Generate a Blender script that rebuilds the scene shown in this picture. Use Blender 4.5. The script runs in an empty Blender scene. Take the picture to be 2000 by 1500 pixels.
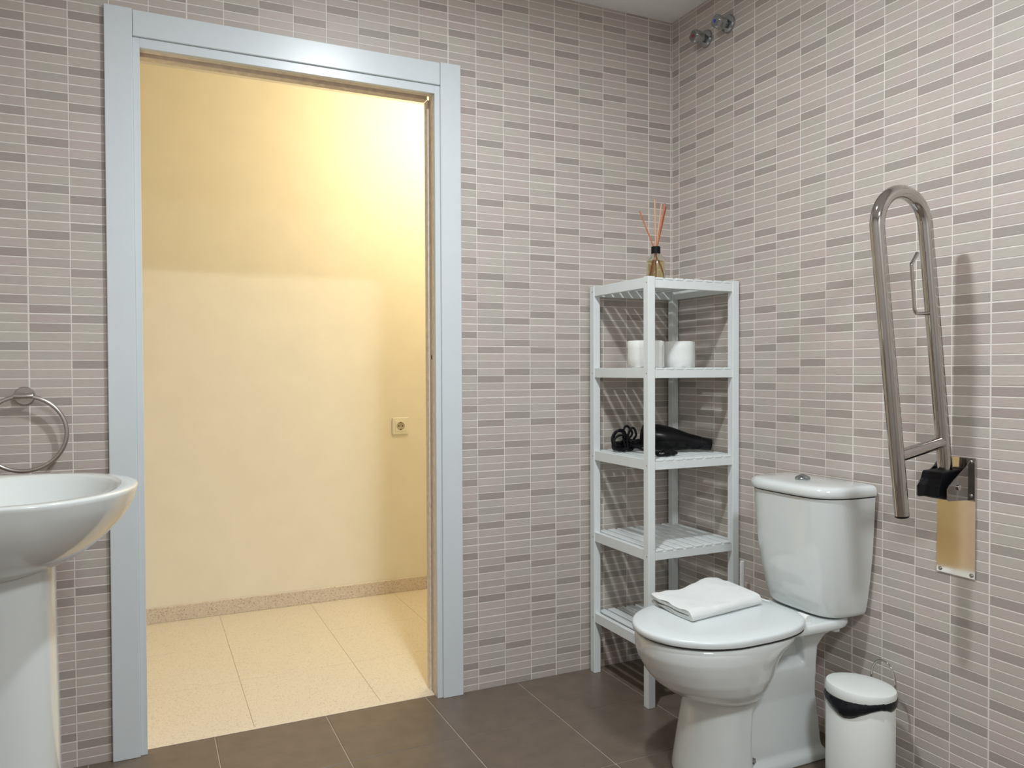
import bpy, bmesh, math, random
from mathutils import Vector, Matrix, noise
random.seed(7)
S = bpy.context.scene
COL = S.collection
PI = math.pi

# ------------------------------------------------------------------ camera
CAMP = Vector((-1.83007, -2.44574, 1.08813))
RGT = Vector((0.90458018, -0.42628592, -0.00387536))
UPV = Vector((0.01073908, 0.01369875, 0.9998485))
FWD = Vector((0.42616825, 0.90448475, -0.01696954))
FPX = 1526.142
cam = bpy.data.cameras.new('camera')
cam.sensor_width = 36.0
cam.lens = 36.0 * FPX / 2000.0
cam.clip_start = 0.02
cam_o = bpy.data.objects.new('camera', cam)
COL.objects.link(cam_o)
m = Matrix((RGT, UPV, -FWD)).transposed().to_4x4()
m.translation = CAMP
cam_o.matrix_world = m
S.camera = cam_o


def px(p):
    d = Vector(p) - CAMP
    w = d.dot(FWD)
    return 1000 + FPX * d.dot(RGT) / w, 750 - FPX * d.dot(UPV) / w, w


# ------------------------------------------------------------------ world, light levels, exposure
W = bpy.data.worlds.new('world')
S.world = W
W.use_nodes = True
W.node_tree.nodes['Background'].inputs[0].default_value = (0.8, 0.85, 1, 1)
W.node_tree.nodes['Background'].inputs[1].default_value = 0.02
BATH_LAMP_W = 23.0
FILL_LAMP_W = 37.5  # fill lamp added behind the camera
BATH_LAMP_RGB = (0.905, 0.965, 1.0)
HALL_LAMP_W = 29.5
HLX, HLY = -0.45, 0.66
HALL_LAMP_RGB = (1.0, 0.82, 0.50)
vs = S.view_settings
vs.view_transform = 'Standard'
vs.look = 'None'
vs.exposure = 0.0
vs.gamma = 1.0
vs.use_curve_mapping = False
S.cycles.use_denoising = True
S.cycles.max_bounces = 10
S.cycles.diffuse_bounces = 6
S.cycles.glossy_bounces = 6
S.cycles.transmission_bounces = 8
S.cycles.sample_clamp_indirect = 4.0


# ------------------------------------------------------------------ materials
def new_mat(name):
    mt = bpy.data.materials.new(name)
    mt.use_nodes = True
    nt = mt.node_tree
    return mt, nt, nt.nodes['Principled BSDF']


def N(nt, t, **kw):
    n = nt.nodes.new(t)
    for k, v in kw.items():
        setattr(n, k, v)
    return n


def simple(name, rgb, rough=0.5, metal=0.0, coat=0.0, spec=0.5, noise_amt=0.0, noise_scale=30, bump=0.0, bump_scale=200):
    mt, nt, b = new_mat(name)
    b.inputs['Base Color'].default_value = (*rgb, 1)
    b.inputs['Roughness'].default_value = rough
    b.inputs['Metallic'].default_value = metal
    b.inputs['Coat Weight'].default_value = coat
    b.inputs['Coat Roughness'].default_value = 0.05
    b.inputs['Specular IOR Level'].default_value = spec
    geo = N(nt, 'ShaderNodeNewGeometry')
    if noise_amt:
        nz = N(nt, 'ShaderNodeTexNoise')
        nz.inputs['Scale'].default_value = noise_scale
        nz.inputs['Detail'].default_value = 5
        nt.links.new(geo.outputs['Position'], nz.inputs['Vector'])
        mr = N(nt, 'ShaderNodeMapRange')
        mr.inputs['From Min'].default_value = 0.3
        mr.inputs['From Max'].default_value = 0.7
        mr.inputs['To Min'].default_value = 1 - noise_amt
        mr.inputs['To Max'].default_value = 1 + noise_amt
        nt.links.new(nz.outputs['Fac'], mr.inputs['Value'])
        mx = N(nt, 'ShaderNodeVectorMath', operation='SCALE')
        mx.inputs[0].default_value = rgb
        nt.links.new(mr.outputs['Result'], mx.inputs['Scale'])
        nt.links.new(mx.outputs['Vector'], b.inputs['Base Color'])
    if bump:
        nz2 = N(nt, 'ShaderNodeTexNoise')
        nz2.inputs['Scale'].default_value = bump_scale
        nz2.inputs['Detail'].default_value = 3
        nt.links.new(geo.outputs['Position'], nz2.inputs['Vector'])
        bp = N(nt, 'ShaderNodeBump')
        bp.inputs['Strength'].default_value = bump
        bp.inputs['Distance'].default_value = 0.002
        nt.links.new(nz2.outputs['Fac'], bp.inputs['Height'])
        nt.links.new(bp.outputs['Normal'], b.inputs['Normal'])
    return mt


def brick_mat(name, rgb):
    """glazed wall brick: per-brick shade, pinkish clouds, fine horizontal streaks"""
    mt, nt, b = new_mat(name)
    geo = N(nt, 'ShaderNodeNewGeometry')
    L = nt.links
    # per-brick random from quantised position
    mul = N(nt, 'ShaderNodeVectorMath', operation='MULTIPLY_ADD')
    mul.inputs[1].default_value = (10, 10, 40)
    mul.inputs[2].default_value = (0.072, 0.45, 0.12)
    fl = N(nt, 'ShaderNodeVectorMath', operation='FLOOR')
    wn = N(nt, 'ShaderNodeTexWhiteNoise', noise_dimensions='3D')
    L.new(geo.outputs['Position'], mul.inputs[0])
    L.new(mul.outputs['Vector'], fl.inputs[0])
    # snap the wall-normal axes away: add tiny bias so the wall plane itself never flips
    L.new(fl.outputs['Vector'], wn.inputs['Vector'])
    mr = N(nt, 'ShaderNodeMapRange')
    mr.inputs['To Min'].default_value = 0.95
    mr.inputs['To Max'].default_value = 1.05
    L.new(wn.outputs['Value'], mr.inputs['Value'])
    # streaks
    st = N(nt, 'ShaderNodeVectorMath', operation='MULTIPLY')
    st.inputs[1].default_value = (40, 40, 420)
    L.new(geo.outputs['Position'], st.inputs[0])
    nz = N(nt, 'ShaderNodeTexNoise')
    nz.inputs['Scale'].default_value = 1.0
    nz.inputs['Detail'].default_value = 4
    L.new(st.outputs['Vector'], nz.inputs['Vector'])
    mr2 = N(nt, 'ShaderNodeMapRange')
    mr2.inputs['From Min'].default_value = 0.3
    mr2.inputs['From Max'].default_value = 0.7
    mr2.inputs['To Min'].default_value = 0.95
    mr2.inputs['To Max'].default_value = 1.05
    L.new(nz.outputs['Fac'], mr2.inputs['Value'])
    pr = N(nt, 'ShaderNodeMath', operation='MULTIPLY')
    L.new(mr.outputs['Result'], pr.inputs[0])
    L.new(mr2.outputs['Result'], pr.inputs[1])
    # pink / olive clouds
    cl = N(nt, 'ShaderNodeTexNoise')
    cl.inputs['Scale'].default_value = 9
    cl.inputs['Detail'].default_value = 2
    L.new(geo.outputs['Position'], cl.inputs['Vector'])
    rp = N(nt, 'ShaderNodeValToRGB')
    e = rp.color_ramp.elements
    e[0].position = 0.36
    e[0].color = (rgb[0] * 0.98, rgb[1] * 1.02, rgb[2] * 0.98, 1)
    e[1].position = 0.64
    e[1].color = (rgb[0] * 1.04, rgb[1] * 0.975, rgb[2] * 0.985, 1)
    L.new(cl.outputs['Fac'], rp.inputs['Fac'])
    sc = N(nt, 'ShaderNodeVectorMath', operation='SCALE')
    L.new(rp.outputs['Color'], sc.inputs[0])
    L.new(pr.outputs['Value'], sc.inputs['Scale'])
    L.new(sc.outputs['Vector'], b.inputs['Base Color'])
    b.inputs['Roughness'].default_value = 0.42
    b.inputs['Specular IOR Level'].default_value = 0.4
    bp = N(nt, 'ShaderNodeBump')
    bp.inputs['Strength'].default_value = 0.12
    bp.inputs['Distance'].default_value = 0.001
    L.new(nz.outputs['Fac'], bp.inputs['Height'])
    L.new(bp.outputs['Normal'], b.inputs['Normal'])
    return mt


def speckle_mat(name, rgb, dark, light, scale=220, rough=0.35):
    mt, nt, b = new_mat(name)
    L = nt.links
    geo = N(nt, 'ShaderNodeNewGeometry')
    vo = N(nt, 'ShaderNodeTexVoronoi')
    vo.inputs['Scale'].default_value = scale
    L.new(geo.outputs['Position'], vo.inputs['Vector'])
    rp = N(nt, 'ShaderNodeValToRGB')
    rp.color_ramp.interpolation = 'CONSTANT'
    e = rp.color_ramp.elements
    e[0].position = 0
    e[0].color = (*dark, 1)
    e[1].position = 0.09
    e[1].color = (*rgb, 1)
    x = e.new(0.80)
    x.color = (*light, 1)
    sep = N(nt, 'ShaderNodeSeparateColor')
    L.new(vo.outputs['Color'], sep.inputs['Color'])
    L.new(sep.outputs['Red'], rp.inputs['Fac'])
    L.new(rp.outputs['Color'], b.inputs['Base Color'])
    b.inputs['Roughness'].default_value = rough
    return mt


def emit_mat(name, rgb, strength):
    mt, nt, b = new_mat(name)
    b.inputs['Base Color'].default_value = (0.8, 0.8, 0.8, 1)
    b.inputs['Emission Color'].default_value = (*rgb, 1)
    b.inputs['Emission Strength'].default_value = strength
    return mt


M = {}
M['brick_light'] = brick_mat('brick_light', (0.507, 0.457, 0.420))
M['brick_mid'] = brick_mat('brick_mid', (0.470, 0.424, 0.394))
M['brick_dark'] = brick_mat('brick_dark', (0.378, 0.336, 0.308))
M['grout'] = simple('grout', (0.77, 0.725, 0.68), 0.8, noise_amt=0.06, noise_scale=60)
M['floor_grout'] = simple('floor_grout', (0.42, 0.36, 0.31), 0.85, noise_amt=0.1, noise_scale=50)
M['floor_tile'] = simple('floor_tile', (0.152, 0.116, 0.090), 0.34, noise_amt=0.12, noise_scale=18, bump=0.08, bump_scale=300)
M['ceiling'] = simple('ceiling_paint', (0.88, 0.88, 0.89), 0.9, noise_amt=0.02)
M['cream'] = simple('cream_paint', (0.83, 0.79, 0.69), 0.75, noise_amt=0.02, noise_scale=8, bump=0.05, bump_scale=120)
M['terrazzo'] = speckle_mat('terrazzo', (0.74, 0.67, 0.55), (0.61, 0.53, 0.42), (0.78, 0.71, 0.60), 300, 0.3)
M['terrazzo_base'] = speckle_mat('terrazzo_base', (0.64, 0.56, 0.49), (0.44, 0.35, 0.28), (0.72, 0.65, 0.58), 260, 0.35)
M['hall_joint'] = simple('hall_joint', (0.40, 0.33, 0.25), 0.9)
M['lacquer'] = simple('white_lacquer', (0.655, 0.705, 0.735), 0.32, noise_amt=0.01)
M['shelf_white'] = simple('shelf_white_paint', (0.76, 0.80, 0.80), 0.42, noise_amt=0.015, noise_scale=60)
M['raw_jamb'] = simple('raw_jamb', (0.80, 0.73, 0.64), 0.9, noise_amt=0.12, noise_scale=45, bump=0.4, bump_scale=90)
M['raw_groove'] = simple('raw_groove', (0.70, 0.60, 0.53), 0.9, noise_amt=0.12, noise_scale=35)
M['dark_hole'] = simple('dark_hole', (0.02, 0.012, 0.01), 0.9)
M['ceramic'] = simple('white_ceramic', (0.69, 0.725, 0.72), 0.12, coat=0.6)
M['seat'] = simple('white_seat_plastic', (0.68, 0.72, 0.725), 0.28)
M['rubber'] = simple('dark_gap', (0.05, 0.05, 0.05), 0.8)  # near-black colour standing in for shade in the toilet's gaps
M['chrome'] = simple('polished_steel', (0.52, 0.50, 0.475), 0.06, metal=1.0, noise_amt=0.03, noise_scale=15)
M['mirror_steel'] = simple('mirror_steel', (0.80, 0.77, 0.72), 0.07, metal=1.0)
M['valve_chrome'] = simple('valve_chrome', (0.42, 0.45, 0.47), 0.16, metal=1.0)
M['dark_steel'] = simple('dark_steel', (0.30, 0.285, 0.27), 0.12, metal=1.0, noise_amt=0.1, noise_scale=40)  # chrome darkened: the black hinge's reflection is put into the colour
M['brushed'] = simple('brushed_steel', (0.50, 0.47, 0.44), 0.3, metal=1.0)
M['black_plastic'] = simple('black_plastic', (0.006, 0.006, 0.007), 0.25, spec=0.25)
M['black_matt'] = simple('black_matt', (0.005, 0.005, 0.007), 0.5, spec=0.2)
M['red'] = simple('red_dot', (0.28, 0.03, 0.05), 0.4)
M['blue'] = simple('blue_dot', (0.03, 0.08, 0.4), 0.4)
M['paper'] = simple('tissue_paper', (0.80, 0.81, 0.79), 0.95, noise_amt=0.02, bump=0.3, bump_scale=250)
M['card'] = simple('cardboard', (0.45, 0.33, 0.22), 0.9)
M['towel'] = simple('terry_cloth', (0.82, 0.84, 0.83), 0.97, bump=0.9, bump_scale=700)
M['bin_white'] = simple('bin_white', (0.68, 0.70, 0.67), 0.32)
M['bin_lid'] = simple('bin_lid_plastic', (0.70, 0.725, 0.70), 0.4)
M['bag'] = simple('black_bag', (0.005, 0.0055, 0.009), 0.25, spec=0.35, bump=0.9, bump_scale=70)
M['reed'] = simple('reed', (0.50, 0.17, 0.08), 0.7, noise_amt=0.15, noise_scale=80)
M['reed_pale'] = simple('reed_pale', (0.66, 0.40, 0.25), 0.7)
M['socket'] = simple('socket_plastic', (0.80, 0.78, 0.70), 0.35)
M['socket_grey'] = simple('socket_well', (0.42, 0.38, 0.30), 0.5)
M['white_plastic'] = simple('white_plastic', (0.78, 0.79, 0.78), 0.35)
gm, gnt, gb = new_mat('bottle_glass')
gb.inputs['Base Color'].default_value = (0.93, 0.95, 0.88, 1)
gb.inputs['Transmission Weight'].default_value = 1.0
gb.inputs['Roughness'].default_value = 0.02
gb.inputs['IOR'].default_value = 1.45
M['glass'] = gm
lm, lnt, lb = new_mat('diffuser_oil')
lb.inputs['Base Color'].default_value = (0.95, 0.78, 0.45, 1)
lb.inputs['Transmission Weight'].default_value = 1.0
lb.inputs['Roughness'].default_value = 0.0
lb.inputs['IOR'].default_value = 1.36
M['oil'] = lm
M['bath_emit'] = emit_mat('bath_lamp_glow', BATH_LAMP_RGB, 22.0)
M['hall_emit'] = emit_mat('hall_lamp_glow', HALL_LAMP_RGB, HALL_LAMP_W / (4 * PI * PI * 0.055 ** 2))

# ------------------------------------------------------------------ helpers
ORIG = {}


def link(o):
    COL.objects.link(o)
    return o


def thing(name, label, cat, loc=(0, 0, 0), group=None, kind=None):
    o = bpy.data.objects.new(name, None)
    o.empty_display_size = 0.05
    o.location = loc
    link(o)
    ORIG[o] = Vector(loc)
    o['label'] = label
    o['category'] = cat
    if group:
        o['group'] = group
    if kind:
        o['kind'] = kind
    return o


def tag(o, label, cat, kind=None, group=None):
    o['label'] = label
    o['category'] = cat
    if kind:
        o['kind'] = kind
    if group:
        o['group'] = group
    return o


def root_loc(p):
    v = Vector((0, 0, 0))
    while p is not None:
        v = v + Vector(p.location)
        p = p.parent
    return v


def part(name, bm, mat, parent=None, smooth=False, label=None, loc=None, auto=None):
    """world-space bmesh -> object; loc (world) = origin of the object, default the parent's origin"""
    me = bpy.data.meshes.new(name)
    pw = root_loc(parent)
    base = Vector(loc) if loc is not None else pw
    bmesh.ops.translate(bm, verts=bm.verts, vec=-base)
    bmesh.ops.recalc_face_normals(bm, faces=bm.faces)
    bm.to_mesh(me)
    bm.free()
    for mt in (mat if isinstance(mat, (list, tuple)) else [mat]):
        me.materials.append(mt)
    o = bpy.data.objects.new(name, me)
    link(o)
    if parent:
        o.parent = parent
    o.location = base - pw
    if smooth:
        for p in me.polygons:
            p.use_smooth = True
        if auto:
            me.set_sharp_from_angle(angle=math.radians(auto))
    if label:
        o['label'] = label
    return o


def BM():
    return bmesh.new()


def box(bm, x0, x1, y0, y1, z0, z1, bev=0.0, seg=1):
    r = bmesh.ops.create_cube(bm, size=1.0)
    vs_ = r['verts']
    bmesh.ops.scale(bm, verts=vs_, vec=(abs(x1 - x0), abs(y1 - y0), abs(z1 - z0)))
    bmesh.ops.translate(bm, verts=vs_, vec=((x0 + x1) / 2, (y0 + y1) / 2, (z0 + z1) / 2))
    if bev:
        es = list({e for v in vs_ for e in v.link_edges})
        bmesh.ops.bevel(bm, geom=es, offset=bev, segments=seg, affect='EDGES', profile=0.5)
    return bm


def loft(bm, rings, cap0=True, cap1=True, closed=True):
    rv = [[bm.verts.new(p) for p in r] for r in rings]
    n = len(rv[0])
    for a, b in zip(rv, rv[1:]):
        for i in range(n if closed else n - 1):
            j = (i + 1) % n
            bm.faces.new((a[i], a[j], b[j], b[i]))
    if cap0:
        bm.faces.new(rv[0][::-1])
    if cap1:
        bm.faces.new(rv[-1])
    return bm


def lathe(bm, prof, c=(0, 0, 0), seg=32, axis=(0, 0, 1), cap0=True, cap1=True):
    """prof: list of (r, h) along axis from c"""
    ax = Vector(axis).normalized()
    t = Vector((1, 0, 0)) if abs(ax.x) < 0.9 else Vector((0, 1, 0))
    u = ax.cross(t).normalized()
    v = ax.cross(u)
    c = Vector(c)
    rings = []
    for r, h in prof:
        r = max(r, 1e-5)
        rings.append([c + ax * h + (u * math.cos(a) + v * math.sin(a)) * r
                      for a in (2 * PI * k / seg for k in range(seg))])
    return loft(bm, rings, cap0, cap1)


def tube(bm, pts, r, seg=12, cap=True, rad=None):
    pts = [Vector(p) for p in pts]
    n = len(pts)
    tang = []
    for i in range(n):
        a = pts[max(i - 1, 0)]
        b = pts[min(i + 1, n - 1)]
        tang.append((b - a).normalized())
    t0 = tang[0]
    ref = Vector((0, 0, 1)) if abs(t0.z) < 0.9 else Vector((1, 0, 0))
    u = t0.cross(ref).normalized()
    rings = []
    for i in range(n):
        t = tang[i]
        u = (u - t * u.dot(t)).normalized()
        v = t.cross(u)
        rr = rad[i] if rad else r
        rings.append([pts[i] + (u * math.cos(a) + v * math.sin(a)) * rr
                      for a in (2 * PI * k / seg for k in range(seg))])
    return loft(bm, rings, cap, cap)


def prism(bm, poly, a0, a1, axis='y', bev=0.0):
    """extrude a 2D polygon: axis 'y' -> (x,z); 'x' -> (y,z); 'z' -> (x,y)"""
    def mk(p, a):
        return {'y': (p[0], a, p[1]), 'x': (a, p[0], p[1]), 'z': (p[0], p[1], a)}[axis]
    v0 = [bm.verts.new(mk(p, a0)) for p in poly]
    v1 = [bm.verts.new(mk(p, a1)) for p in poly]
    n = len(poly)
    fs = [bm.faces.new(v0[::-1]), bm.faces.new(v1)]
    for i in range(n):
        j = (i + 1) % n
        fs.append(bm.faces.new((v0[i], v0[j], v1[j], v1[i])))
    if bev:
        es = list({e for f in fs for e in f.edges})
        bmesh.ops.bevel(bm, geom=es, offset=bev, segments=2, affect='EDGES', profile=0.5)
    return bm


def smoothpath(pts, n=8):
    """Catmull-Rom through points"""
    P = [Vector(p) for p in pts]
    out = []
    for i in range(len(P) - 1):
        p0, p1, p2, p3 = P[max(i - 1, 0)], P[i], P[i + 1], P[min(i + 2, len(P) - 1)]
        for k in range(n):
            t = k / n
            out.append(0.5 * ((2 * p1) + (p2 - p0) * t + (2 * p0 - 5 * p1 + 4 * p2 - p3) * t * t
                              + (3 * p1 - p0 - 3 * p2 + p3) * t ** 3))
    out.append(P[-1])
    return out


def remeshed(o, voxel, smooth_iter):
    md = o.modifiers.new('remesh', 'REMESH')
    md.mode = 'VOXEL'
    md.voxel_size = voxel
    sm = o.modifiers.new('smooth', 'SMOOTH')
    sm.factor = 0.5
    sm.iterations = smooth_iter
    dg = bpy.context.evaluated_depsgraph_get()
    dg.update()
    me = bpy.data.meshes.new_from_object(o.evaluated_get(dg))
    o.modifiers.clear()
    mats = [mm for mm in o.data.materials]
    o.data = me
    me.materials.clear()
    for mm in mats:
        me.materials.append(mm)
    for p in me.polygons:
        p.use_smooth = True
    return o


# ------------------------------------------------------------------ room dimensions
XL, YF, HC = -2.38, -3.35, 2.407       # left wall, wall behind the camera, ceiling height
WT = 0.10                              # thickness of the door wall
YH = 1.265                             # far wall of the hall
OX0, OX1, OZ = -1.849, -0.940, 2.026   # opening in the door wall (inside of the architraves)
XH0, XH1 = -3.0, 0.9                   # ends of the hall

# ------------------------------------------------------------------ structure: bathroom shell
bm = BM()
box(bm, XL, OX0, 0.0, WT, 0, HC)
box(bm, OX1, 0.0, 0.0, WT, 0, HC)
box(bm, OX0, OX1, 0.0, WT, OZ, HC)
wall_back = part('wall_back', bm, [M['grout'], M['cream']])
for p in wall_back.data.polygons:
    if p.normal.y > 0.9:
        p.material_index = 1
tag(wall_back, 'tiled bathroom wall of thin grey beige bricks around the doorway', 'wall', 'structure')

bm = BM()
box(bm, 0.0, 0.10, YF, 0.0, 0, HC)
wall_right = part('wall_right', bm, M['grout'])
tag(wall_right, 'tiled bathroom wall of thin beige bricks behind the toilet', 'wall', 'structure')


def tile_surface_mat():
    """far-side walls that the photograph does not show: the same bricks as a surface"""
    mt, nt, b = new_mat('brick_surface')
    L = nt.links
    tc = N(nt, 'ShaderNodeNewGeometry')
    sp = N(nt, 'ShaderNodeSeparateXYZ')
    L.new(tc.outputs['Position'], sp.inputs[0])
    ad = N(nt, 'ShaderNodeMath', operation='ADD')
    L.new(sp.outputs['X'], ad.inputs[0])
    L.new(sp.outputs['Y'], ad.inputs[1])
    cb = N(nt, 'ShaderNodeCombineXYZ')
    L.new(ad.outputs[0], cb.inputs['X'])
    L.new(sp.outputs['Z'], cb.inputs['Y'])
    br = N(nt, 'ShaderNodeTexBrick')
    br.offset = 0.0
    br.inputs['Color1'].default_value = (0.50, 0.47, 0.445, 1)
    br.inputs['Color2'].default_value = (0.40, 0.375, 0.355, 1)
    br.inputs['Mortar'].default_value = (0.6, 0.565, 0.53, 1)
    br.inputs['Scale'].default_value = 1.0
    br.inputs['Mortar Size'].default_value = 0.0016
    br.inputs['Brick Width'].default_value = 0.1
    br.inputs['Row Height'].default_value = 0.025
    L.new(cb.outputs[0], br.inputs['Vector'])
    L.new(br.outputs['Color'], b.inputs['Base Color'])
    b.inputs['Roughness'].default_value = 0.42
    return mt


M['brick_surface'] = tile_surface_mat()
bm = BM()
box(bm, XL - 0.1, XL, YF, WT, 0, HC)
tag(part('wall_left', bm, M['brick_surface']), 'tiled bathroom wall behind the wash basin', 'wall', 'structure')
bm = BM()
box(bm, XL - 0.1, 0.1, YF - 0.1, YF, 0, HC)
tag(part('wall_front', bm, M['brick_surface']), 'tiled bathroom wall opposite the doorway', 'wall', 'structure')
bm = BM()
box(bm, XL - 0.1, 0.1, YF - 0.1, 0.0, HC, HC + 0.08)
tag(part('ceiling', bm, M['ceiling']), 'plain white bathroom ceiling', 'ceiling', 'structure')

# floor: grout bed with 33 cm brown tiles
bm = BM()
box(bm, XL - 0.1, 0.1, YF - 0.1, 0.035, -0.06, -0.0018)
floor = part('floor', bm, M['floor_grout'])
tag(floor, 'dark brown square floor tiles with pale joints', 'floor', 'structure')
ftile_meshes = {}


def floor_tile(parent, x0, x1, y0, y1, mat, th, gap, cache, bev=0.0009):
    key = (round(x1 - x0, 4), round(y1 - y0, 4), mat.name)
    cx, cy = (x0 + x1) / 2, (y0 + y1) / 2
    if key not in cache:
        b_ = BM()
        w, d = (x1 - x0) / 2 - gap / 2, (y1 - y0) / 2 - gap / 2
        box(b_, -w, w, -d, d, -th, 0.0, bev)
        me = bpy.data.meshes.new('tile')
        bmesh.ops.recalc_face_normals(b_, faces=b_.faces)
        b_.to_mesh(me)
        b_.free()
        me.materials.append(mat)
        cache[key] = me
    o = bpy.data.objects.new('tile', cache[key])
    link(o)
    o.parent = parent
    o.location = (cx, cy, 0)
    return o


xs = [0.0 - 0.33 * k for k in range(0, 8)] + [XL]
ys = [0.033 - 0.33 * k for k in range(0, 11)] + [YF]
for i in range(len(xs) - 1):
    for j in range(len(ys) - 1):
        if xs[i] - xs[i + 1] < 0.02 or ys[j] - ys[j + 1] < 0.02:
            continue
        floor_tile(floor, xs[i + 1], xs[i], ys[j + 1], ys[j], M['floor_tile'], 0.008, 0.0032, ftile_meshes)

# ------------------------------------------------------------------ bricks on the two walls in view
PB, QB = 0.025, 0.10
T1 = {0: (1, 6), 1: (3, 7), 2: (2, 6), 3: (3, 8)}
T2 = {0: (1, 6), 1: (3, 7), 2: (4, 9), 3: (0, 8)}
T3 = {0: (1, 9), 1: (0, 5), 2: (2, 6), 3: (3, 8)}      # the second tile turned upside down
MID = {'a': {0: (4, 9), 1: (0, 5), 2: (9,), 3: (6,)}, 'b': {0: (3, 8), 1: (9,), 2: (1,), 3: (2, 5)}, 'c': {0: (7, 4), 1: (8,), 2: (9, 4), 3: (1,)}}


def tile_design(wall, tc, tr):
    if wall == 'b' and tc == 3:
        return {7: (T3, 'c'), 5: (T2, 'b'), 0: (T2, 'b')}.get(tr, (T1, 'a'))
    r = random.Random(hash((wall, tc, tr)) & 0xffff if False else (tc * 131 + tr * 17 + (7 if wall == 'b' else 3)))
    return r.choice(((T1, 'a'), (T1, 'a'), (T2, 'b'), (T3, 'c')))


def brick_shade(wall, tc, c, tr, rowdown):
    d, k = tile_design(wall, tc, tr)
    if rowdown in d[c]:
        return 'brick_dark'
    if rowdown in MID[k].get(c, ()):
        return 'brick_mid'
    return 'brick_light'


def brick_bm(b_, wall, a0, a1, z0, z1, mat_i=0):
    """a brick standing 2.2 mm proud of the wall with chamfered front edges"""
    t, ch = 0.0008, 0.0004
    if wall == 'b':
        f = lambda a, d, z: (a, -d, z)
    else:
        f = lambda a, d, z: (-d, a, z)
    o_ = [b_.verts.new(f(a, 0.0, z)) for a, z in ((a0, z0), (a1, z0), (a1, z1), (a0, z1))]
    i_ = [b_.verts.new(f(a, t - ch, z)) for a, z in ((a0, z0), (a1, z0), (a1, z1), (a0, z1))]
    c_ = min(ch, (a1 - a0) / 3)
    k_ = [b_.verts.new(f(a, t, z)) for a, z in ((a0 + c_, z0 + ch), (a1 - c_, z0 + ch), (a1 - c_, z1 - ch), (a0 + c_, z1 - ch))]
    fs = [b_.faces.new(k_)]
    for q in range(4):
        r = (q + 1) % 4
        fs.append(b_.faces.new((o_[q], o_[r], i_[r], i_[q])))
        fs.append(b_.faces.new((i_[q], i_[r], k_[r], k_[q])))
    for f_ in fs:
        f_.material_index = mat_i


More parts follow.
